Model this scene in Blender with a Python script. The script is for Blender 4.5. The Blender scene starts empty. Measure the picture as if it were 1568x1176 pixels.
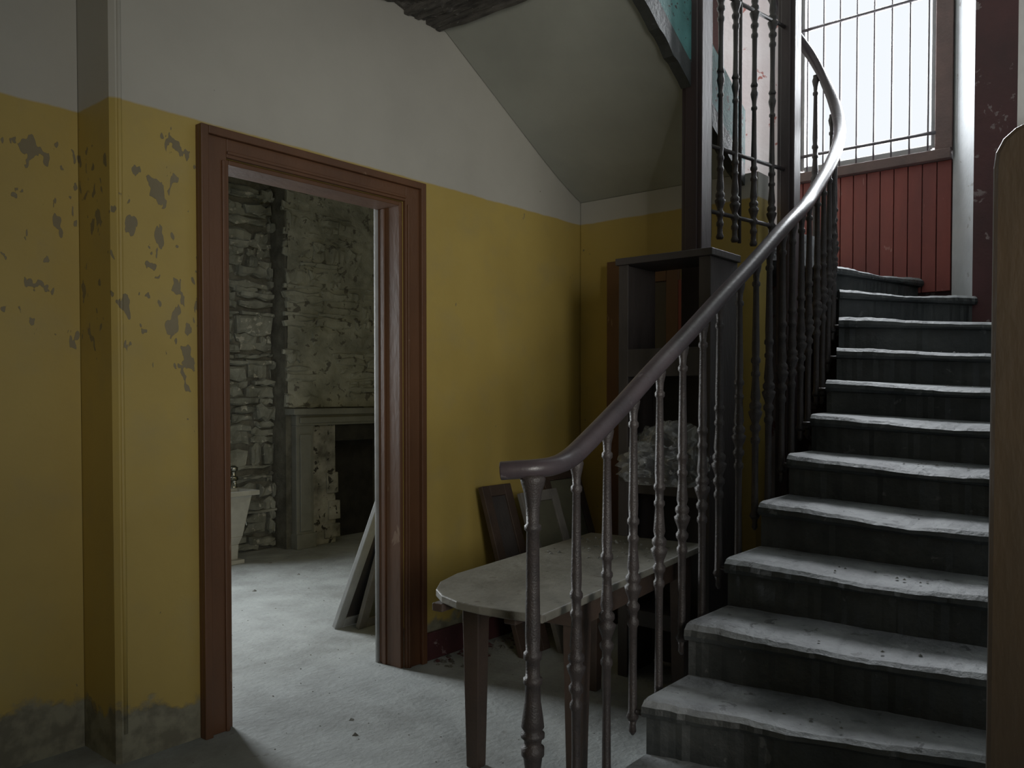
import bpy, bmesh, math, random
from mathutils import Vector, Matrix, noise as mnoise
random.seed(7)
C = bpy.context.scene.collection
R = math.radians

# ---------------------------------------------------------------- materials
def nodes(name):
    m = bpy.data.materials.new(name); m.use_nodes = True
    nt = m.node_tree; b = nt.nodes["Principled BSDF"]
    return m, nt, b
def N_(nt, t, **k):
    n = nt.nodes.new(t)
    for a, v in k.items(): setattr(n, a, v)
    return n
def L(nt, a, b): nt.links.new(a, b)
def math_(nt, op, a, b=None, clamp=False):
    n = N_(nt, "ShaderNodeMath", operation=op, use_clamp=clamp)
    for i, v in enumerate((a, b)):
        if v is None: continue
        if isinstance(v, (int, float)): n.inputs[i].default_value = v
        else: L(nt, v, n.inputs[i])
    return n.outputs[0]
def mix(nt, f, a, b):
    n = N_(nt, "ShaderNodeMix", data_type='RGBA')
    if isinstance(f, (int, float)): n.inputs[0].default_value = f
    else: L(nt, f, n.inputs[0])
    for i, v in ((6, a), (7, b)):
        if isinstance(v, tuple): n.inputs[i].default_value = (*v, 1)
        else: L(nt, v, n.inputs[i])
    return n.outputs[2]
def noise(nt, vec, scale, detail=5, rough=.55, dist=0):
    n = N_(nt, "ShaderNodeTexNoise")
    n.inputs["Scale"].default_value = scale; n.inputs["Detail"].default_value = detail
    n.inputs["Roughness"].default_value = rough; n.inputs["Distortion"].default_value = dist
    L(nt, vec, n.inputs["Vector"]); return n.outputs["Fac"]
def mr(nt, v, a, b, c=0., d=1.):
    n = N_(nt, "ShaderNodeMapRange")
    L(nt, v, n.inputs[0])
    for i, x in enumerate((a, b, c, d)): n.inputs[i+1].default_value = x
    return n.outputs[0]
def bump(nt, b, h, s, d=.01):
    n = N_(nt, "ShaderNodeBump"); n.inputs["Strength"].default_value = s
    n.inputs["Distance"].default_value = d
    L(nt, h, n.inputs["Height"]); L(nt, n.outputs[0], b.inputs["Normal"])
def pos(nt): return N_(nt, "ShaderNodeNewGeometry").outputs["Position"]

def simple(name, c1, c2, scale=6, rough=.7, bs=.3, spots=None, spot_thr=.62, stretch=None, metal=0, grime=None, spec=.5):
    m, nt, b = nodes(name); p = pos(nt)
    if stretch:
        mp = N_(nt, "ShaderNodeMapping"); mp.inputs["Scale"].default_value = stretch
        L(nt, p, mp.inputs[0]); p = mp.outputs[0]
    n1 = noise(nt, p, scale, 6, .6); f = mr(nt, n1, .32, .68)
    col = mix(nt, f, c1, c2)
    n2 = noise(nt, p, scale*3.1, 4, .6, .4)
    if spots:
        col = mix(nt, mr(nt, n2, spot_thr, spot_thr+.03), col, spots)
    if grime:
        gc, gs, ga = grime
        col = mix(nt, mr(nt, noise(nt, p, gs, 7, .68, .3), .47, .66, 0, ga), col, gc)
    L(nt, col, b.inputs["Base Color"])
    b.inputs["Roughness"].default_value = rough
    b.inputs["Metallic"].default_value = metal
    b.inputs["Specular IOR Level"].default_value = spec
    bump(nt, b, noise(nt, p, scale*8, 4), bs, .006)
    return m

def wall_paint(name, low_a, low_b, up_a, up_b, line=2.24, extra=0.0):
    m, nt, b = nodes(name); p = pos(nt)
    s = N_(nt, "ShaderNodeSeparateXYZ"); L(nt, p, s.inputs[0])
    nb = noise(nt, p, 1.3, 5, .6); nm = noise(nt, p, 5, 6, .6); nf = noise(nt, p, 60, 4)
    z = math_(nt, 'ADD', s.outputs[2], math_(nt, 'MULTIPLY', math_(nt, 'SUBTRACT', nm, .5), .02))
    low = mix(nt, mr(nt, nb, .35, .65), low_a, low_b)
    low = mix(nt, mr(nt, nm, .50, .8, 0, .30), low, (.28, .25, .15))
    up = mix(nt, mr(nt, nb, .35, .65), up_a, up_b)
    col = mix(nt, mr(nt, z, line-.004, line+.004), low, up)
    mp = N_(nt, "ShaderNodeMapping"); mp.inputs["Scale"].default_value = (1.3, 1.3, .75); L(nt, p, mp.inputs[0])
    pn = noise(nt, mp.outputs[0], 17, 2.5, .5, .3)
    um = math_(nt, 'MULTIPLY', mr(nt, s.outputs[0], 1.55, 1.75, 1, 0), mr(nt, s.outputs[0], .70, .85, 0, 1))
    zm = math_(nt, 'MULTIPLY', mr(nt, z, 1.1, 1.5), mr(nt, z, 2.1, 2.22, 1, 0))
    strip = mr(nt, s.outputs[0], 1.28, 1.34, 0, .055)
    reg = math_(nt, 'MULTIPLY', um, zm)
    low_n = noise(nt, p, 2.2, 2)
    val = math_(nt, 'ADD', pn, math_(nt, 'MULTIPLY', math_(nt, 'SUBTRACT', low_n, .5), .38))
    val = math_(nt, 'ADD', val, math_(nt, 'MULTIPLY', reg, math_(nt, 'ADD', strip, .16)))
    val = math_(nt, 'ADD', val, extra-.05)
    peel = mr(nt, val, .735, .742)
    col = mix(nt, peel, col, mix(nt, nm, (.13, .105, .055), (.27, .225, .13)))
    hb = math_(nt, 'ADD', z, math_(nt, 'MULTIPLY', math_(nt, 'SUBTRACT', nm, .5), -.35))
    bot = mr(nt, hb, .16, .19, 1, 0)
    col = mix(nt, bot, col, mix(nt, mr(nt, noise(nt, p, 14, 5), .42, .6), (.25, .24, .17), (.15, .14, .10)))
    L(nt, col, b.inputs["Base Color"]); b.inputs["Roughness"].default_value = .55
    h = math_(nt, 'ADD', math_(nt, 'MULTIPLY', nf, .15), math_(nt, 'MULTIPLY', math_(nt, 'ADD', peel, bot), -1))
    h = math_(nt, 'ADD', h, math_(nt, 'MULTIPLY', nm, .8))
    bump(nt, b, h, .45, .006)
    return m

M = {}
M['wall'] = wall_paint("paint_yellow_white", (.46, .335, .085), (.39, .28, .070), (.47, .455, .40), (.40, .385, .34))
M['wallend'] = simple("wall_end_grey", (.30, .31, .31), (.22, .23, .23), 3, .7, .3)
M['soffit'] = simple("plaster_soffit", (.36, .37, .32), (.30, .31, .27), 2.5, .8, .2)
M['plaster'] = simple("plaster_pale", (.55, .58, .60), (.42, .45, .47), 4, .7, .4, (.3, .3, .29), .66)
M['pink'] = simple("plaster_pink", (.66, .60, .59), (.56, .47, .46), 3, .7, .4, (.34, .12, .10), .64)
M['maroon'] = simple("paint_maroon", (.080, .024, .026), (.050, .018, .020), 3, .6, .4, (.20, .15, .15), .62)
M['red'] = simple("paint_red_boards", (.24, .050, .038), (.16, .036, .031), 5, .55, .3, (.30, .12, .10), .68, stretch=(1, 1, .3))
M['casing'] = simple("casing_brown", (.120, .052, .023), (.085, .038, .018), 5, .5, .25, (.20, .12, .075), .69, stretch=(1, 1, .4))
M['post'] = simple("post_brown", (.050, .032, .034), (.034, .024, .026), 6, .5, .25, stretch=(1, 1, .3))
M['postr'] = simple("post_ochre", (.034, .022, .012), (.020, .015, .010), 6, .40, .25, stretch=(1, 1, .3))
M['darkwood'] = simple("dark_wood", (.060, .050, .047), (.036, .032, .031), 8, .55, .3, stretch=(1, 1, .3))
M['greywood'] = simple("grey_wood", (.20, .19, .17), (.13, .12, .11), 8, .7, .3)
M['beamwood'] = simple("rotten_wood", (.13, .12, .105), (.035, .032, .03), 14, .9, .9, (.30, .29, .26), .66, stretch=(2, .7, 2))
M['tabletop'] = simple("table_dusty", (.175, .17, .14), (.11, .105, .088), 5, .5, .4, (.085, .075, .06), .62, grime=((.24, .235, .20), 6, .55))
M['tableleg'] = simple("table_brown", (.065, .042, .031), (.042, .029, .023), 9, .6, .3)
M['iron'] = simple("iron_painted", (.046, .037, .035), (.028, .024, .024), 25, .42, .35, (.075, .062, .058), .66, spec=.4)
M['rail'] = simple("handrail_wood", (.060, .045, .050), (.038, .030, .034), 7, .33, .15, (.10, .085, .09), .68, spec=.45)
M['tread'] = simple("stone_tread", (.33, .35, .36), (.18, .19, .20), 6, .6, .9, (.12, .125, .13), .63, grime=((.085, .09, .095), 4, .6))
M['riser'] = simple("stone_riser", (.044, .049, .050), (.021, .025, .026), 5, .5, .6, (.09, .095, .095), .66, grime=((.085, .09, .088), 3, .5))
M['floor'] = simple("floor_concrete", (.36, .385, .38), (.27, .29, .285), 5, .85, .7, (.24, .25, .24), .66, grime=((.15, .155, .145), 1.7, .65))
M['stone'] = simple("rubble_stone", (.23, .24, .21), (.08, .085, .072), 5, .85, 1.0, (.32, .32, .28), .60)
M['mortar'] = simple("mortar", (.14, .14, .12), (.05, .05, .043), 8, .95, 1.0)
M['plasterold'] = simple("old_plaster", (.30, .31, .27), (.15, .158, .136), 4.5, .9, 1.0, (.09, .09, .08), .60)
M['crumb'] = simple("crumbs", (.20, .20, .18), (.11, .11, .10), 9, .9, .5)
M['firestone'] = simple("fire_surround", (.18, .19, .175), (.12, .125, .115), 5, .7, .4)
M['soot'] = simple("soot", (.012, .012, .011), (.03, .03, .028), 7, .95, .6)
M['infill'] = simple("infill_plaster", (.38, .38, .35), (.08, .08, .072), 5, .9, .8, (.03, .03, .03), .58)
M['ceramic'] = simple("ceramic_white", (.42, .42, .38), (.28, .28, .25), 6, .3, .05)
M['metal'] = simple("tap_metal", (.35, .36, .33), (.25, .25, .22), 20, .3, .1, metal=1)
M['teal'] = simple("paint_teal", (.09, .27, .27), (.05, .16, .16), 9, .6, .4, (.03, .03, .03), .60)
M['frame'] = simple("window_frame_paint", (.15, .09, .08), (.10, .065, .06), 9, .5, .3)
M['sash'] = simple("sash_paint", (.33, .34, .34), (.24, .25, .25), 9, .5, .2)
M['bar'] = simple("bar_iron", (.10, .09, .10), (.07, .06, .065), 20, .5, .2)
M['panelgrey'] = simple("panel_olive", (.13, .13, .088), (.09, .09, .062), 5, .6, .3)
m, nt, b = nodes("clear_plastic")
b.inputs["Base Color"].default_value = (.72, .75, .77, 1); b.inputs["Roughness"].default_value = .14
b.inputs["Specular IOR Level"].default_value = 1.0
lw = N_(nt, "ShaderNodeLayerWeight"); lw.inputs[0].default_value = .3
n = noise(nt, pos(nt), 9, 2, .5, 3.0)
a_ = math_(nt, 'ADD', math_(nt, 'MULTIPLY', lw.outputs["Facing"], .42), mr(nt, n, .52, .62, .06, .34), clamp=True)
L(nt, a_, b.inputs["Alpha"])
bump(nt, b, noise(nt, pos(nt), 12, 2, .6, 1.5), .6, .02); M['plastic'] = m

# ---------------------------------------------------------------- mesh builder
class MB:
    def __init__(s): s.v=[]; s.f=[]; s.m=[]; s.sm=[]; s.mats=[]
    def mi(s, k):
        if k not in s.mats: s.mats.append(k)
        return s.mats.index(k)
    def add(s, vs, fs, mat, smooth=False):
        o=len(s.v); s.v += [tuple(v) for v in vs]
        for i,f in enumerate(fs):
            s.f.append([o+j for j in f])
            s.m.append(s.mi(mat[i] if isinstance(mat, list) else mat)); s.sm.append(smooth)
    def box(s, x0,x1,y0,y1,z0,z1, mat, T=None, jit=0):
        vs=[Vector((x,y,z)) for x in (x0,x1) for y in (y0,y1) for z in (z0,z1)]
        if jit: vs=[v+Vector([random.uniform(-jit,jit) for _ in range(3)]) for v in vs]
        if T: vs=[T@v for v in vs]
        s.add(vs, [(0,1,3,2),(4,6,7,5),(0,4,5,1),(2,3,7,6),(0,2,6,4),(1,5,7,3)], mat)
    def prism(s, poly, z0, z1, mat, sides=None, T=None):
        n=len(poly)
        vs=[Vector((p[0],p[1],z0)) for p in poly]+[Vector((p[0],p[1],z1)) for p in poly]
        if T: vs=[T@v for v in vs]
        fs=[list(range(n))[::-1], [n+i for i in range(n)]]+[(i,(i+1)%n,n+(i+1)%n,n+i) for i in range(n)]
        ms=[mat,mat]+[(sides or {}).get(i,mat) for i in range(n)]
        s.add(vs, fs, ms)
    def lathe(s, prof, c, mat, seg=12, T=None, axis=None):
        vs=[]; 
        for h,r in prof:
            for k in range(seg):
                a=2*math.pi*k/seg; vs.append(Vector((r*math.cos(a), r*math.sin(a), h)))
        if axis is not None:
            q=Vector((0,0,1)).rotation_difference(Vector(axis)); vs=[q@v for v in vs]
        vs=[v+Vector(c) for v in vs]
        if T: vs=[T@v for v in vs]
        fs=[]; P=len(prof)
        for i in range(P-1):
            for k in range(seg):
                k2=(k+1)%seg; fs.append((i*seg+k,i*seg+k2,(i+1)*seg+k2,(i+1)*seg+k))
        fs.append(list(range(seg))[::-1]); fs.append([(P-1)*seg+k for k in range(seg)])
        s.add(vs, fs, mat, True)
    def rod(s, a, b, r, mat, seg=8):
        a=Vector(a); b=Vector(b); d=b-a
        s.lathe([(0,r),(d.length,r)], a, mat, seg, axis=d.normalized())
    def sweep(s, path, prof, mat):
        n=len(prof); vs=[]
        for i,p in enumerate(path):
            t=(path[min(i+1,len(path)-1)]-path[max(i-1,0)]).normalized()
            side=t.cross(Vector((0,0,1))).normalized(); up=side.cross(t).normalized()
            for a,b in prof: vs.append(p+side*a+up*b)
        fs=[]
        for i in range(len(path)-1):
            for k in range(n):
                k2=(k+1)%n; fs.append((i*n+k,i*n+k2,(i+1)*n+k2,(i+1)*n+k))
        fs.append(list(range(n))[::-1]); fs.append([(len(path)-1)*n+k for k in range(n)])
        s.add(vs, fs, mat, True)
    def obj(s, name, parent=None, bevel=0, autosm=True):
        me=bpy.data.meshes.new(name); me.from_pydata(s.v, [], s.f)
        for k in s.mats: me.materials.append(M[k])
        for p,mi,sm in zip(me.polygons,s.m,s.sm): p.material_index=mi; p.use_smooth=sm
        bm=bmesh.new(); bm.from_mesh(me); bmesh.ops.recalc_face_normals(bm, faces=bm.faces); bm.to_mesh(me); bm.free()
        o=bpy.data.objects.new(name, me); C.objects.link(o)
        if parent: o.parent=parent
        if bevel:
            md=o.modifiers.new("bevel",'BEVEL'); md.width=bevel; md.segments=2; md.limit_method='ANGLE'; md.angle_limit=R(40)
        return o
def empty(name):
    e=bpy.data.objects.new(name,None); C.objects.link(e); e.empty_display_size=.1; return e
def one(name, *a, **k):
    b=MB(); b.box(*a); return b.obj(name, **k)
def cr(pts, n=8):
    pts=[Vector(p) for p in pts]; out=[]
    P=[pts[0]*2-pts[1]]+pts+[pts[-1]*2-pts[-2]]
    for i in range(1,len(P)-2):
        a,b,c,d=P[i-1:i+3]
        for k in range(n):
            t=k/n
            out.append(.5*((2*b)+(c-a)*t+(2*a-5*b+4*c-d)*t*t+(-a+3*b-3*c+d)*t**3))
    out.append(pts[-1]); return out

# ================================================================= ROOM SHELL
# axes: x runs along the doorway wall, y towards that wall
one("floor",-1.8,6.6,-1.7,6.2,-.12,0,'floor')
b=MB(); b.prism([(1.27,2.795),(1.285,2.78),(1.68,2.78),(1.68,2.925),(1.42,2.925),(1.42,3.18),(1.27,3.18)],0,3.2,'wall'); b.obj("wall_doorway")
one("wall_doorway.001",1.68,2.572,2.78,2.925,2.124,3.2,'wall')
one("wall_doorway.002",2.572,5.45,2.78,2.925,0,4.7,'wall')
one("wall_left",-1.8,1.268,3.03,3.18,0,3.2,'wall')
one("wall_rear",-1.95,-1.8,-1.7,3.18,0,3.2,'wall')
one("wall_entrance",-1.8,-.1,-1.7,-1.55,0,3.2,'wall')
one("wall_entrance.001",.9,5.45,-1.7,-1.55,0,3.2,'wall')
one("wall_entrance.002",-.1,.9,-1.7,-1.55,2.2,3.2,'wall')
one("wall_under_stair",3.97,4.10,1.70,2.775,0,2.365,'wall')
one("wall_stair_side",1.69,4.995,.06,.25,0,4.7,'wallend')
b=MB(); b.prism([(5.0,.06),(5.45,.06),(5.45,1.094),(5.27,1.094),(5.0,.938)],0,4.7,'maroon',{3:'plaster'}); b.obj("wall_window")
b=MB(); b.prism([(5.0,2.40),(5.27,2.05),(5.45,2.05),(5.45,2.775),(5.0,2.775)],0,4.7,'maroon',{0:'pink'}); b.obj("wall_window.001")
one("wall_window.002",5.302,5.45,1.094,2.05,0,2.60,'maroon')
one("wall_window.003",5.0,5.45,.938,2.40,4.25,4.7,'plaster')
one("ceiling",-1.95,2.80,-1.7,3.18,3.01,3.2,'soffit')
b=MB(); b.box(2.80,5.45,.06,2.925,4.7,4.85,'soffit'); b.obj("ceiling_stairwell")
one("wall_upper_floor",2.65,2.80,.06,2.78,3.2,4.7,'soffit')
# slim plaster bead on the outer corner
b=MB(); b.lathe([(0,.008),(.6,.009),(1.2,.007),(1.9,.009),(2.9,.008)],(1.298,2.783,.1),'wall',12); b.obj("trim_corner_bead")

# ---- stone room shell
one("wall_stone_room",.6,1.7,5.85,6.1,0,3.1,'mortar'); one("wall_stone_room.001",2.8,6.2,5.85,6.1,0,3.1,'mortar')
one("wall_stone_room.002",1.7,2.8,5.85,6.1,0,.85,'mortar'); one("wall_stone_room.003",1.7,2.8,5.85,6.1,2.4,3.1,'mortar')
one("wall_chimney_breast",3.95,4.42,5.65,5.85,0,3.1,'mortar'); one("wall_chimney_breast.001",5.02,5.5,5.65,5.85,0,3.1,'mortar'); one("wall_chimney_breast.002",4.42,5.02,5.65,5.85,.97,3.1,'mortar')
one("wall_hearth_back",4.42,5.02,5.835,5.85,0,.97,'soot')
one("wall_stone_room.004",.45,.6,3.18,6.1,0,3.1,'mortar'); one("wall_stone_room.005",6.2,6.35,2.925,6.1,0,3.1,'mortar'); one("wall_stone_room.006",5.45,6.2,2.78,2.925,0,3.1,'mortar')
b=MB(); b.box(.45,6.35,2.925,6.1,3.10,3.25,'beamwood')
for i in range(9): b.box(.7+i*.62,.78+i*.62,2.93,5.58,2.96,3.10,'beamwood')
b.obj("ceiling_stone_room")

def stones(b, x0,x1,z0,z1,y,skip=None,proj=(.015,.05),mat='stone'):
    z=z0
    while z<z1:
        h=random.choice([.035,.05,.06,.08,.10,.13,.17]); h=min(h,z1-z+.01)
        x=x0-random.uniform(0,.05)
        ph=random.uniform(0,6)
        while x<x1:
            w=random.uniform(.08,.42) if h>.06 else random.uniform(.15,.45)
            xe=min(x+w,x1)
            split = h>.11 and random.random()<.45
            for (za,zb) in (((0,.5),(.5,1)) if split else ((0,1),)):
                zz=z+h*za; hh=h*(zb-za)
                if xe-x>.03 and not (skip and skip(.5*(x+xe),zz+.5*hh)):
                    p=random.uniform(*proj); g=.003; js=min(.026,hh*.30); j=lambda s=None: random.uniform(-(s or js),(s or js))
                    wz=.022*math.sin(x*3+ph)
                    n=4; pts=[]
                    for k in range(n+1): pts.append((x+g+(xe-x-2*g)*k/n, zz+g+j()*.8+wz))
                    for k in range(n,-1,-1): pts.append((x+g+(xe-x-2*g)*k/n, zz+hh-g+j()*.8+wz))
                    pts[0]=(pts[0][0]+abs(j()),pts[0][1]+abs(j())*.5); pts[n]=(pts[n][0]-abs(j()),pts[n][1]+abs(j())*.5)
                    pts[n+1]=(pts[n+1][0]-abs(j()),pts[n+1][1]-abs(j())*.5); pts[-1]=(pts[-1][0]+abs(j()),pts[-1][1]-abs(j())*.5)
                    m_=len(pts); cx=.5*(x+xe); cz=zz+.5*hh+wz; vs=[]
                    for q in pts: vs.append((q[0],y-.001,q[1]))
                    for q in pts: vs.append((q[0]+j(.003),y-p*.7+j(.005),q[1]))
                    for q in pts:
                        sx=min(1,.02/max(.02,abs(q[0]-cx))); vs.append((q[0]+(cx-q[0])*sx*.6,y-p+j(.012),q[1]+(cz-q[1])*.35))
                    fs=[]
                    for o in (0,m_):
                        for k in range(m_): fs.append((o+k,o+(k+1)%m_,o+m_+(k+1)%m_,o+m_+k))
                    for k in range(n): fs.append((2*m_+k,2*m_+k+1,2*m_+m_-2-k,2*m_+m_-1-k))
                    b.add(vs,fs,mat)
            x=xe
        z+=h
b=MB(); stones(b,2.85,3.95,0,2.91,5.85,proj=(.02,.095)); b.obj("stone_masonry")
b=MB(); stones(b,5.5,6.19,0,2.91,5.85); b.obj("stone_masonry.001")
b=MB()
stones(b,3.95,5.5,1.16,2.91,5.65,proj=(.022,.05),mat='plasterold',skip=lambda x,z: mnoise.noise(Vector((x*2.2,z*2.2,3)))>.12)
gx,gz=110,120; vs=[];fs=[]
for i in range(gx+1):
    for k in range(gz+1):
        x=3.955+1.54*i/gx; z=1.15+1.80*k/gz; v=Vector((x*3,z*3,0))
        vs.append((x,5.648-.020-.022*mnoise.noise(v)-.010*mnoise.noise(v*4)-.006*mnoise.noise(Vector((x*14,z*30,0))),z))
for i in range(gx):
    for k in range(gz):
        o=i*(gz+1)+k; fs.append((o,o+1,o+gz+2,o+gz+1))
b.add(vs,fs,'plasterold',True)
b.obj("stone_masonry.002")

# fireplace surround
b=MB()
for x0,x1 in ((4.00,4.17),(5.27,5.44)):
    b.box(x0,x1,5.58,5.649,0,1.0,'firestone'); b.box(x0+.03,x1-.03,5.565,5.58,.14,.93,'firestone'); b.box(x0-.01,x1+.01,5.56,5.649,0,.12,'firestone')
b.box(4.00,5.44,5.58,5.649,1.0,1.09,'firestone'); b.box(4.03,5.41,5.565,5.58,1.02,1.07,'firestone'); b.box(3.94,5.50,5.52,5.649,1.09,1.14,'firestone')
b.box(4.17,4.42,5.615,5.649,0,1.0,'infill'); b.box(5.0,5.27,5.615,5.649,0,1.0,'infill'); b.box(4.42,5.0,5.61,5.649,.86,1.0,'soot')
b.box(4.30,4.46,5.60,5.645,.05,.16,'infill',jit=.004); b.box(4.34,4.46,5.60,5.645,.20,.36,'infill',jit=.004); b.box(4.32,4.44,5.60,5.645,.42,.6,'infill',jit=.004)
b.obj("fireplace_surround", bevel=.006)

# door casing
b=MB(); F=2.779
for (a0,a1,s) in ((1.568,1.68,1),(2.572,2.684,-1)):
    b.box(a0,a1,F-.02,F,0,2.22,'casing')
    if s>0: b.box(a0,a0+.03,F-.04,F-.02,0,2.22,'casing'); b.box(a1-.022,a1-.008,F-.028,F-.02,0,2.11,'casing')
    else:   b.box(a1-.03,a1,F-.04,F-.02,0,2.22,'casing'); b.box(a0+.008,a0+.022,F-.028,F-.02,0,2.11,'casing')
b.box(1.68,2.572,F-.02,F,2.124,2.22,'casing'); b.box(1.598,2.654,F-.04,F-.02,2.19,2.22,'casing'); b.box(1.68,2.572,F-.028,F-.02,2.135,2.147,'casing')
b.box(1.682,1.70,F,2.925,0,2.122,'casing'); b.box(2.552,2.571,F,2.925,0,2.122,'casing'); b.box(1.70,2.552,F,2.925,2.104,2.122,'casing')
b.box(2.545,2.552,2.875,2.90,0,2.104,'casing'); b.box(2.540,2.66,2.926,2.94,0,2.2,'sash')
b.box(1.60,1.70,2.926,2.94,0,2.2,'sash'); 
b.obj("door_1", bevel=.003)

b=MB(); b.box(2.686,2.95,2.757,2.779,0,.13,'maroon'); b.box(2.97,3.9,2.759,2.779,0,.11,'maroon'); b.obj("baseboard_doorway",bevel=.006)

# ================================================================= STAIRS
ST=[ # left (x,y), right (x,y), zl, zr
 ((1.84,1.26),(2.22,.255),.17,.17),
 ((2.12,1.26),(2.40,.255),.34,.335),
 ((2.39,1.26),(2.54,.255),.51,.50),
 ((2.68,1.26),(2.75,.255),.68,.66),
 ((2.96,1.26),(2.99,.255),.85,.81),
 ((3.24,1.26),(3.27,.255),1.01,.97),
 ((3.52,1.27),(3.56,.255),1.17,1.12),
 ((3.80,1.30),(3.90,.255),1.32,1.265),
 ((4.05,1.336),(4.24,.255),1.48,1.425),
 ((4.27,1.399),(4.69,.255),1.645,1.59),
 ((4.45,1.453),(4.99,.91),1.81,1.785),
 ((4.58,1.511),(5.262,1.24),1.96,1.935),
 ((4.60,1.66),(5.25,2.04),2.12,2.12)]
b=MB(); DIV=48
for i in range(len(ST)-1):
    l,r,zl,zr=ST[i]; l2,r2,_,_=ST[i+1]
    if i==9: r2=(4.93,.255)
    if i==10: r2=(5.25,1.11)
    l=Vector(l); r=Vector(r); l2=Vector(l2); r2=Vector(r2)
    rings=[]
    for k in range(DIV+1):
        v=k/DIV; f=l.lerp(r,v); bk=l2.lerp(r2,v)
        d=(bk-f)
        if d.length<1e-4: d=Vector((1,0))
        dn=d.normalized(); z=zl+(zr-zl)*v
        wear=.020*math.exp(-((v-.5)/.25)**2)+.006*mnoise.noise(Vector((v*7,i*3.3,0)))+.004*mnoise.noise(Vector((v*30,i*3.3,0)))
        fx=.010*mnoise.noise(Vector((v*9,i*2.1,5)))+.006*mnoise.noise(Vector((v*34,i*2.1,5)))
        bd=bk+dn*(.06 if i<9 else .01)
        low=max(0,z-.24) if i>0 else 0
        pts=[]
        def P(off,zz): 
            q=f+dn*(off+fx); pts.append((q.x,q.y,zz))
        P(.03,low); P(.03,z-.055); P(.004,z-.050); P(-.003,z-.036-wear*.3); P(.001,z-.018-wear*.6); P(.018,z-.004-wear*.9); P(.042,z-wear)
        q=f+dn*.5*d.length; pts.append((q.x,q.y,z-wear*.5)); pts.append((bd.x,bd.y,z)); pts.append((bd.x,bd.y,low))
        rings.append(pts)
    vs=[p for rr in rings for p in rr]; n=10; fs=[]; ms=[]
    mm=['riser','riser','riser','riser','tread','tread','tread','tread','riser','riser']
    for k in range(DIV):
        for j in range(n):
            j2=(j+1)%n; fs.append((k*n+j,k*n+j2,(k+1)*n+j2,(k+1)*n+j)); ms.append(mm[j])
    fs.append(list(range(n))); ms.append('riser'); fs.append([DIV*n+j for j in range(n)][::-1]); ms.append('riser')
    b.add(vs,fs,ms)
b.prism([(4.45,1.453),(4.93,.255),(4.99,.255),(4.99,.93)],1.35,1.60,'tread')
b.prism([(4.60,1.62),(5.25,1.9),(5.25,2.05),(4.99,2.39),(4.99,2.775),(4.105,2.775),(4.105,1.72)],1.95,2.12,'tread')
b.obj("stone_staircase")

# upper flight with sloping soffit
b=MB()
def sz(x): return 2.338+.576*(3.96-x)
xs=[2.81,3.0,3.2,3.4,3.6,3.75,3.87,3.97,4.07]
vs=[];fs=[]
for x in xs:
    c=max(sz(x)+ (.035*max(0,(min(x,3.97)-3.6)/.37)**2),2.367)
    for y in (1.82,2.775): vs.append((x,y,c))
    for y in (1.82,2.775): vs.append((x,y,c+.12))
for i in range(len(xs)-1):
    o=i*4; fs+= [(o,o+1,o+5,o+4),(o+2,o+6,o+7,o+3),(o,o+4,o+6,o+2),(o+1,o+3,o+7,o+5)]
fs+=[(0,2,3,1),(32,33,35,34)]
b.add(vs,fs,'soffit',False)
for k in range(4):
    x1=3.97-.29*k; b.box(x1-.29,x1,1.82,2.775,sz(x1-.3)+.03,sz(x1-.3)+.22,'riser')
b.obj("upper_stair_flight")
b=MB()  # outer string (in two lengths either side of the post)
for x0,x1 in ((2.81,3.383),(3.497,3.96)):
    n=14; vs=[];fs=[];ms=[]
    for i in range(n+1):
        x=x0+(x1-x0)*i/n; rg=.018*mnoise.noise(Vector((x*16,0,0)))
        for y in (1.765,1.815): 
            for dz in (-.035+rg,.07,.34): vs.append((x,y,sz(x)+dz))
    for i in range(n):
        o=i*6; q=o+6
        for a,c,mt in ((0,1,'riser'),(1,2,'teal')):
            fs.append((o+a,q+a,q+c,o+c)); ms.append(mt)
            fs.append((o+3+a,o+3+c,q+3+c,q+3+a)); ms.append('riser')
        fs.append((o,o+3,q+3,q)); ms.append('riser'); fs.append((o+2,q+2,q+5,o+5)); ms.append('riser')
    b.add(vs,fs,ms)
b.obj("upper_stair_string")

# ================================================================= BALUSTRADE
bal=empty("stair_balustrade")
RP=[(1.612,1.375,1.055),(1.632,1.345,1.058),(1.665,1.308,1.061),(1.715,1.285,1.066),(1.78,1.28,1.082),(1.867,1.28,1.124),(2.032,1.28,1.215),(2.217,1.28,1.325),
 (2.425,1.28,1.442),(2.666,1.28,1.583),(2.938,1.28,1.738),(3.252,1.285,1.92),(3.50,1.30,2.045),(3.70,1.33,2.145),(4.09,1.38,2.382),(4.38,1.44,2.59),(4.54,1.51,2.775),(4.60,1.585,2.95),(4.59,1.655,3.10),(4.53,1.71,3.20),(4.40,1.755,3.30),(4.1,1.77,3.48),(3.6,1.77,3.77),(3.2,1.77,4.0)]
path=cr(RP,10)
prof=[]
for k in range(14):
    a=2*math.pi*k/14; prof.append((.030*math.copysign(abs(math.cos(a))**.8,math.cos(a)), .024*math.copysign(abs(math.sin(a))**.85,math.sin(a))))
b=MB(); b.sweep(path,prof,'rail'); b.obj("handrail",bal)
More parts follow.
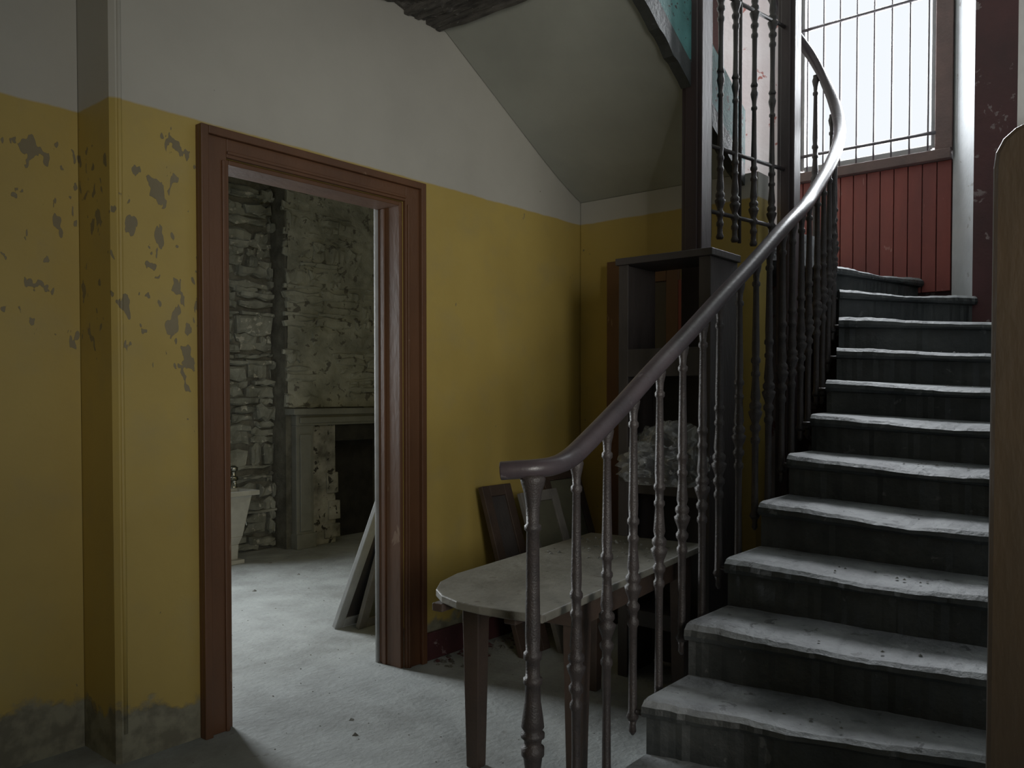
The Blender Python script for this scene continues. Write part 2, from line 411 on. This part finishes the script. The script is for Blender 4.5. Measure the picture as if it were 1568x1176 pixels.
BP=[(0,.014),(.012,.019),(.03,.013),(.05,.0115),(.17,.0125),(.18,.0170),(.195,.0170),(.205,.012),(.225,.013),(.235,.019),(.25,.020),(.262,.013),(.275,.015),(.30,.023),(.315,.026),(.325,.017),(.335,.022),(.35,.022),(.362,.014),(.38,.018),(.43,.0145),(.47,.0125),(.478,.0165),(.49,.0165),(.497,.0125),(.53,.013),(.537,.0175),(.55,.0175),(.56,.013),(.60,.0145),(.70,.0125),(.87,.0105),(.877,.0150),(.89,.0150),(.897,.0105),(.925,.012),(.945,.016),(.965,.019),(.985,.014),(1,.014)]
NP=[(0,.030),(.03,.030),(.045,.020),(.10,.019),(.22,.018),(.225,.023),(.24,.023),(.245,.018),(.27,.021),(.30,.025),(.305,.030),(.325,.030),(.33,.022),(.345,.024),(.35,.031),(.36,.031),(.365,.023),(.375,.030),(.40,.027),(.44,.021),(.48,.020),(.484,.025),(.497,.025),(.50,.019),(.54,.018),(.545,.024),(.56,.024),(.565,.018),(.60,.020),(.72,.018),(.86,.0165),(.865,.022),(.875,.022),(.88,.0165),(.92,.018),(.955,.023),(.98,.031),(.99,.033),(1,.030)]
def baluster(b,x,y,z0,z1,k=1.0,seg=10,mat='iron'):
    Href=.86; pr=[]
    for h,r in BP:
        zz=z1-(1-h)*Href if h>.04 else z0+h*.9
        if h>.04 and zz<z0+.04: continue
        pr.append((zz-z0,r*k))
    b.lathe(pr,(x,y,z0),mat,seg)
def tread_z(x):
    z=0
    for l,r,zl,zr in ST:
        if x>=l[0]-.02: z=zl
    return z
b=MB()
b.lathe([(h*1.045,r) for h,r in NP],(1.662,1.31,0),'iron',20)
b.lathe([(0,.05),(.02,.05),(.03,.04)],(1.662,1.31,0),'iron',14)
nb=MB()
d=0; started=False
for i in range(1,len(path)):
    p=path[i]; pp=path[i-1]; seg=(Vector((p.x,p.y))-Vector((pp.x,pp.y))).length
    if p.z>3.3: break
    if p.x>1.84 or started:
        if not started: started=True; d=.145
        while d>=.143:
            d-=.143
            t=tread_z(p.x) if p.x<4.56 and p.y<1.52 else 1.96
            yo=p.y+.022; z0=max(0,t-.075)
            baluster(nb,p.x,yo,z0,p.z-.018,1.04,12)
            if t>0:
                nb.rod((p.x,yo+.004,z0+.03),(p.x,yo-.06,z0+.03),.009,'iron')
                nb.lathe([(0,.004),(.012,.012),(.03,.010),(.05,.014)],(p.x,yo,z0-.045),'iron',8)
        d+=seg
b.obj("newel",bal); nb.obj("balusters",bal)

b=MB(); b.box(3.39,3.49,1.715,1.815,0,4.69,'post'); b.box(3.383,3.392,1.735,1.795,1.9,4.69,'post'); b.obj("timber_post",bevel=.005)
b=MB(); b.box(4.155,4.245,1.59,1.68,0,4.69,'post'); b.box(4.143,4.157,1.61,1.66,0,4.69,'post'); b.obj("timber_post.001",bevel=.005)
b=MB()
A=Vector((3.495,1.752)); B=Vector((4.14,1.64))
for z in (2.10,2.40,3.12): b.rod((A.x,A.y,z),(B.x,B.y,z),.010,'iron')
for t,ty in ((.06,0),(.18,1),(.36,1),(.42,0),(.60,1),(.84,1)):
    q=A.lerp(B,t)
    if ty:
        baluster(b,q.x,q.y,1.98,2.75,1.0); baluster(b,q.x,q.y,2.75,3.7,1.0)
    else: b.rod((q.x,q.y,1.98),(q.x,q.y,3.7),.009,'iron')
b.obj("iron_guard_screen")

# partition post with rounded shoulder
b=MB()
pf=[(.05,0),(.272,0),(.272,1.635),(.269,1.660),(.258,1.682),(.240,1.697),(.21,1.708),(.05,1.715)]
n=len(pf); vs=[(1.60,y,z) for y,z in pf]+[(1.685,y,z) for y,z in pf]
b.add(vs,[list(range(n)),[n+k for k in range(n)][::-1]]+[(k,(k+1)%n,n+(k+1)%n,n+k) for k in range(n)],'postr')
b.obj("partition_post",bevel=.009)

# ================================================================= WINDOW
w=empty("window_1")
b=MB()
b.box(5.24,5.34,1.095,1.185,2.66,4.25,'frame'); b.box(5.24,5.34,1.97,2.049,2.66,4.25,'frame'); b.box(5.24,5.34,1.185,1.97,4.17,4.249,'frame')
b.box(5.255,5.30,1.185,1.21,2.68,4.17,'sash'); b.box(5.255,5.30,1.945,1.97,2.68,4.17,'sash'); b.box(5.255,5.30,1.21,1.945,2.66,2.70,'sash'); 
b.box(5.225,5.34,1.10,2.045,2.602,2.66,'frame')
b.obj("frame",w,bevel=.004)
b=MB()
for i in range(8):
    y=1.22+i*.1; b.rod((5.235,y,2.66),(5.235,y,4.2),.0055,'bar',6)
for z in (2.76,3.55): b.rod((5.235,1.18,z),(5.235,1.98,z),.011,'bar',6)
b.obj("bars",w)
b=MB(); y=1.10
while y<2.045:
    y1=min(y+.078,2.048); b.box(5.27,5.295,y+.002,y1-.003,1.85,2.60,'red'); y=y1
b.box(5.285,5.30,1.096,2.048,1.85,2.60,'maroon')
b.obj("wainscot_panelling",bevel=.003)
b=MB()
b.box(1.70,1.76,5.92,6.0,.85,2.4,'sash'); b.box(2.74,2.80,5.92,6.0,.85,2.4,'sash'); b.box(1.7,2.8,5.92,6.0,.85,.91,'sash'); b.box(1.7,2.8,5.92,6.0,2.34,2.4,'sash'); b.box(1.7,2.8,5.93,5.98,1.6,1.64,'sash'); b.box(2.23,2.27,5.93,5.98,.85,2.4,'sash')
b.obj("window_2",bevel=.004)

# ================================================================= FURNITURE
ang=math.atan2(.1167,.993)
T=Matrix.Translation((1.774,1.365,0))@Matrix.Rotation(ang,4,'Z')
b=MB()
poly=[(0,0),(-.014,.10),(-.016,.20),(-.004,.29),(.03,.37),(.085,.435),(.17,.485),(.30,.515),(1.28,.52),(1.28,0)]
b.prism(poly,.625,.65,'tabletop',T=T)
b.box(.28,1.22,.04,.06,.54,.625,'tableleg',T); b.box(.28,1.22,.46,.48,.54,.625,'tableleg',T); b.box(.28,.30,.04,.48,.54,.625,'tableleg',T); b.box(1.2,1.22,.04,.48,.54,.625,'tableleg',T)
b.box(.02,.28,.10,.14,.60,.625,'tableleg',T); b.box(.02,.28,.36,.40,.60,.625,'tableleg',T)
for lx in (.29,1.15):
    for ly in (.035,.42):
        vs=[]
        for z,s in ((0,.024),(.5,.033),(.625,.033)):
            for sx,sy in ((-1,-1),(1,-1),(1,1),(-1,1)): vs.append(T@Vector((lx+.033+sx*s,ly+.033+sy*s,z)))
        fs=[(0,3,2,1),(8,9,10,11)]+[(o+k,o+(k+1)%4,o+4+(k+1)%4,o+4+k) for o in (0,4) for k in range(4)]
        b.add(vs,fs,'tableleg')
b.obj("wooden_table",bevel=.004)

b=MB()
x0,x1,y0,y1=3.12,3.375,1.535,1.968
b.box(x0,x1,y0,y0+.03,0,1.82,'darkwood'); b.box(x0-.008,x0,y0-.004,y0+.05,0,1.82,'darkwood')
b.box(x0,x1,y1-.03,y1,0,1.82,'darkwood'); b.box(x0-.008,x0,y1-.045,y1+.004,0,1.82,'darkwood')
b.box(x0-.02,x1,y0-.015,y1+.015,1.82,1.85,'darkwood')
for z,h in ((1.44,.11),(.88,.06),(.30,.06)):
    b.box(x0+.005,x1,y0+.03,y1-.03,z-.02,z,'darkwood'); b.box(x0-.006,x0+.014,y0+.03,y1-.03,z-h,z+.01,'darkwood')
b.box(x1-.02,x1,y0+.03,y0+.14,.88,1.82,'darkwood'); b.box(x1-.02,x1,y0+.03,y1-.03,.02,1.42,'darkwood')
b.obj("shelving_cabinet",bevel=.003)

# plastic bag (crumpled) resting on the shelf, spilling over its front
bm=bmesh.new(); bmesh.ops.create_icosphere(bm,subdivisions=5,radius=1)
for v in bm.verts:
    p=v.co.copy(); n=0
    for o,(f,a) in enumerate(((1.1,.50),(2.4,.30),(5,.05))):
        n+=a*(1-2.6*abs(mnoise.noise(p*f+Vector((o*7,3,1)))))
    q=p*(1+n*.8-.25); q.z=max(q.z,-.80)
    v.co=Vector((q.x*.125,q.y*.175,q.z*.13))
me=bpy.data.meshes.new("plastic_bag"); bm.to_mesh(me); bm.free()
for p in me.polygons: p.use_smooth=True
me.materials.append(M['plastic']); o=bpy.data.objects.new("plastic_bag",me); o.location=(3.12,1.74,.975); C.objects.link(o)

b=MB(); b.box(3.84,3.865,2.42,2.51,0,1.98,'casing'); b.box(3.865,3.968,2.44,2.49,1.3,1.34,'casing'); b.obj("timber_plank",bevel=.003)
b=MB(); b.box(3.80,3.83,2.05,2.12,0,1.92,'casing'); b.box(3.80,3.83,2.30,2.37,0,1.92,'casing'); b.box(3.80,3.83,2.12,2.30,1.84,1.92,'casing'); b.box(3.80,3.83,2.12,2.30,.9,1.0,'casing'); b.box(3.808,3.822,2.12,2.30,0,1.84,'darkwood'); b.box(3.80,3.83,1.74,2.05,0,1.84,'red')
b.obj("old_cupboard_door",bevel=.003)

def panel(name,x0,w,h,ybase,ytop,mat1,mat2,skew=0):
    b=MB(); L_=math.hypot(h,ytop-ybase)
    a=math.asin((ytop-ybase)/L_)
    T=Matrix.Translation((x0,ybase,0))@Matrix.Rotation(skew,4,'Z')@Matrix.Rotation(-a,4,'X')
    f=.055
    b.box(0,f,0,.028,0,L_,mat1,T); b.box(w-f,w,0,.028,0,L_,mat1,T); b.box(f,w-f,0,.028,0,f,mat1,T); b.box(f,w-f,0,.028,L_-f,L_,mat1,T); b.box(f,w-f,.008,.02,f,L_-f,mat2,T)
    return b.obj(name,bevel=.003)
panel("leaning_cabinet_door",3.02,.22,.80,2.44,2.70,'tableleg','darkwood')
panel("leaning_cabinet_door.001",3.20,.30,.76,2.34,2.60,'greywood','panelgrey')
panel("leaning_cabinet_door.002",3.50,.34,.84,2.42,2.70,'tableleg','panelgrey')
panel("leaning_sash_frame",2.76,.5,1.0,3.52,3.02,'sash','darkwood')
panel("leaning_sash_frame.001",2.84,.5,1.1,3.42,3.00,'greywood','panelgrey')
panel("leaning_sash_frame.002",2.92,.5,.95,3.30,2.98,'greywood','darkwood')

# small low sink with tap
b=MB(); cx,cy=3.36,5.50
def frus(z0,s0,z1,s1,mat):
    vs=[(cx+a*s0,cy+c*s0,z0) for a,c in ((-1,-1),(1,-1),(1,1),(-1,1))]+[(cx+a*s1,cy+c*s1,z1) for a,c in ((-1,-1),(1,-1),(1,1),(-1,1))]
    b.add(vs,[(0,3,2,1),(4,5,6,7)]+[(k,(k+1)%4,4+(k+1)%4,4+k) for k in range(4)],mat)
frus(0,.07,.03,.07,'ceramic'); frus(.03,.035,.14,.04,'ceramic'); frus(.14,.04,.20,.06,'ceramic'); frus(.20,.06,.51,.11,'ceramic')
b.box(cx-.15,cx+.15,cy-.15,cy-.12,.51,.545,'ceramic'); b.box(cx-.15,cx+.15,cy+.10,cy+.17,.51,.545,'ceramic'); b.box(cx-.15,cx-.12,cy-.12,cy+.10,.51,.545,'ceramic'); b.box(cx+.12,cx+.15,cy-.12,cy+.10,.51,.545,'ceramic')
b.lathe([(0,.030),(.02,.023),(.05,.020),(.06,.032),(.085,.032),(.09,.018),(.125,.016),(.13,.030),(.155,.032),(.17,.012)],(cx+.10,cy+.12,.545),'metal',14)
b.rod((cx+.10,cy+.12,.615),(cx+.03,cy-.01,.60),.013,'metal'); b.rod((cx+.03,cy-.01,.605),(cx+.03,cy-.01,.57),.012,'metal')
b.rod((cx+.12,cy+.08,.51),(cx+.15,cy+.03,.26),.011,'metal'); b.rod((cx+.15,cy+.03,.26),(cx+.06,cy+.0,.17),.011,'metal')
b.obj("pedestal_sink",bevel=.005)

# broken ceiling edge: rotten lath and ragged plaster
b=MB()
for i in range(7):
    x=2.60+i*.032; e=mnoise.noise(Vector((i*1.7,0,2)))*.25
    vs=[];fs=[]; K=16; ya,yb=2.774,1.72+.02*i+e*.4
    for k in range(K+1):
        y=ya+(yb-ya)*k/K; nx=.012*mnoise.noise(Vector((i*3,y*6,0))); nz=.026*mnoise.noise(Vector((i*2.3,y*5,4)))
        z=2.966+nz+ (.012 if i%2 else 0) - .010*(i>4)
        for dx,dz in ((-.013,0),(.013,0),(.013,.03),(-.013,.03)): vs.append((x+nx+dx,y,min(z+dz,3.009)))
    for k in range(K):
        for j in range(4): fs.append((k*4+j,k*4+(j+1)%4,(k+1)*4+(j+1)%4,(k+1)*4+j))
    fs+=[(0,1,2,3),(K*4+3,K*4+2,K*4+1,K*4)]; b.add(vs,fs,'beamwood')
vs=[];fs=[]; K=60; J=12
for k in range(K+1):
    y=2.774-(1.02)*k/K
    for j in range(J+1):
        x=2.40+.42*j/J; ed=(1-j/J)**2*(.14*mnoise.noise(Vector((y*6,1,7)))+.05*mnoise.noise(Vector((y*20,1,7))))
        lump=.045*abs(mnoise.noise(Vector((x*11,y*9,1))))+.02*abs(mnoise.noise(Vector((x*30,y*26,1))))
        vs.append((x+ed,y,3.006-(0 if j==0 else .006+lump)))
for k in range(K):
    for j in range(J): o=k*(J+1)+j; fs.append((o,o+1,o+J+2,o+J+1))
b.add(vs,fs,'beamwood')
b.obj("broken_ceiling_lath")

# debris
def crumb(b,x,y,z,s,mat):
    vs=[]
    for k in range(6):
        a=k*math.pi/3; vs.append((x+math.cos(a)*s*random.uniform(.6,1.1),y+math.sin(a)*s*random.uniform(.6,1.1),z))
    vs.append((x+random.uniform(-.2,.2)*s,y,z+s*random.uniform(.3,.9)))
    b.add(vs,[(k,(k+1)%6,6) for k in range(6)]+[(5,4,3,2,1,0)],mat)
b=MB()
for i in range(340):
    x=random.uniform(1.3,3.9); y=random.uniform(1.3,5.3)
    if 2.70<y<2.96 and not 1.72<x<2.53: continue
    crumb(b,x,y,0,random.uniform(.002,.007) if random.random()<.97 else random.uniform(.010,.020),random.choice(['floor','crumb']))
for i in range(90): crumb(b,random.uniform(2.70,3.3),random.uniform(2.58,2.74),0,random.uniform(.006,.020),random.choice(['crumb','mortar','maroon']))
b.obj("floor_debris")
b=MB()
for i in range(60):
    p=T@Vector((random.uniform(.75,1.2),random.uniform(.05,.48),.651))
    crumb(b,p.x,p.y,.651,random.uniform(.003,.011),random.choice(['crumb','mortar']))
b.obj("table_debris")
b=MB()
for i in range(160):
    k=random.randrange(1,9); l,r,zl,zr=ST[k]; l2,r2,_,_=ST[k+1]; v=random.uniform(.03,.97); u=random.uniform(.25,.92)
    f=Vector(l).lerp(Vector(r),v).lerp(Vector(l2).lerp(Vector(r2),v),u); crumb(b,f.x,f.y,zl+(zr-zl)*v-.007,random.uniform(.003,.008),random.choice(['crumb','mortar']))
b.obj("stair_debris")

# ================================================================= LIGHT
wd=bpy.data.worlds.new("world"); bpy.context.scene.world=wd; wd.use_nodes=True
bg=wd.node_tree.nodes["Background"]; bg.inputs[0].default_value=(.90,.95,1.0,1); bg.inputs[1].default_value=1.0
def area(name,loc,rot,sx,sy,power,col,spread=180):
    l=bpy.data.lights.new(name,'AREA'); l.shape='RECTANGLE'; l.size=sx; l.size_y=sy; l.energy=power; l.color=col; l.spread=R(spread)
    o=bpy.data.objects.new(name,l); o.location=loc; o.rotation_euler=rot; C.objects.link(o); return o
def aim(o,tgt):
    o.rotation_euler=(Vector(tgt)-o.location).to_track_quat('-Z','Y').to_euler()
area("daylight_stair_window",(5.42,1.575,3.45),(R(90),0,R(90)),.95,1.6,165,(.92,.96,1))
area("daylight_stone_room_window",(2.25,6.05,1.75),(R(-90),0,0),1.05,1.25,105,(.93,.98,1),150)
e=area("daylight_entrance",(.1,-1.5,1.65),(R(90),0,0),.6,1.1,8,(1,.96,.88),66); aim(e,(3.35,2.78,1.75))

# ================================================================= CAMERA
cd=bpy.data.cameras.new("camera"); cam=bpy.data.objects.new("camera",cd); C.objects.link(cam)
pt=1.3
cam.location=(0,0,1.25); cam.rotation_euler=(R(90-pt),0,R(39.7-90))
cd.sensor_width=36; cd.lens=1650/2048*36; cd.shift_y=(22+1650*math.tan(R(pt)))/2048; cd.clip_start=.02
bpy.context.scene.camera=cam
vw=bpy.context.scene.view_settings; vw.view_transform='Standard'; vw.gamma=1.12
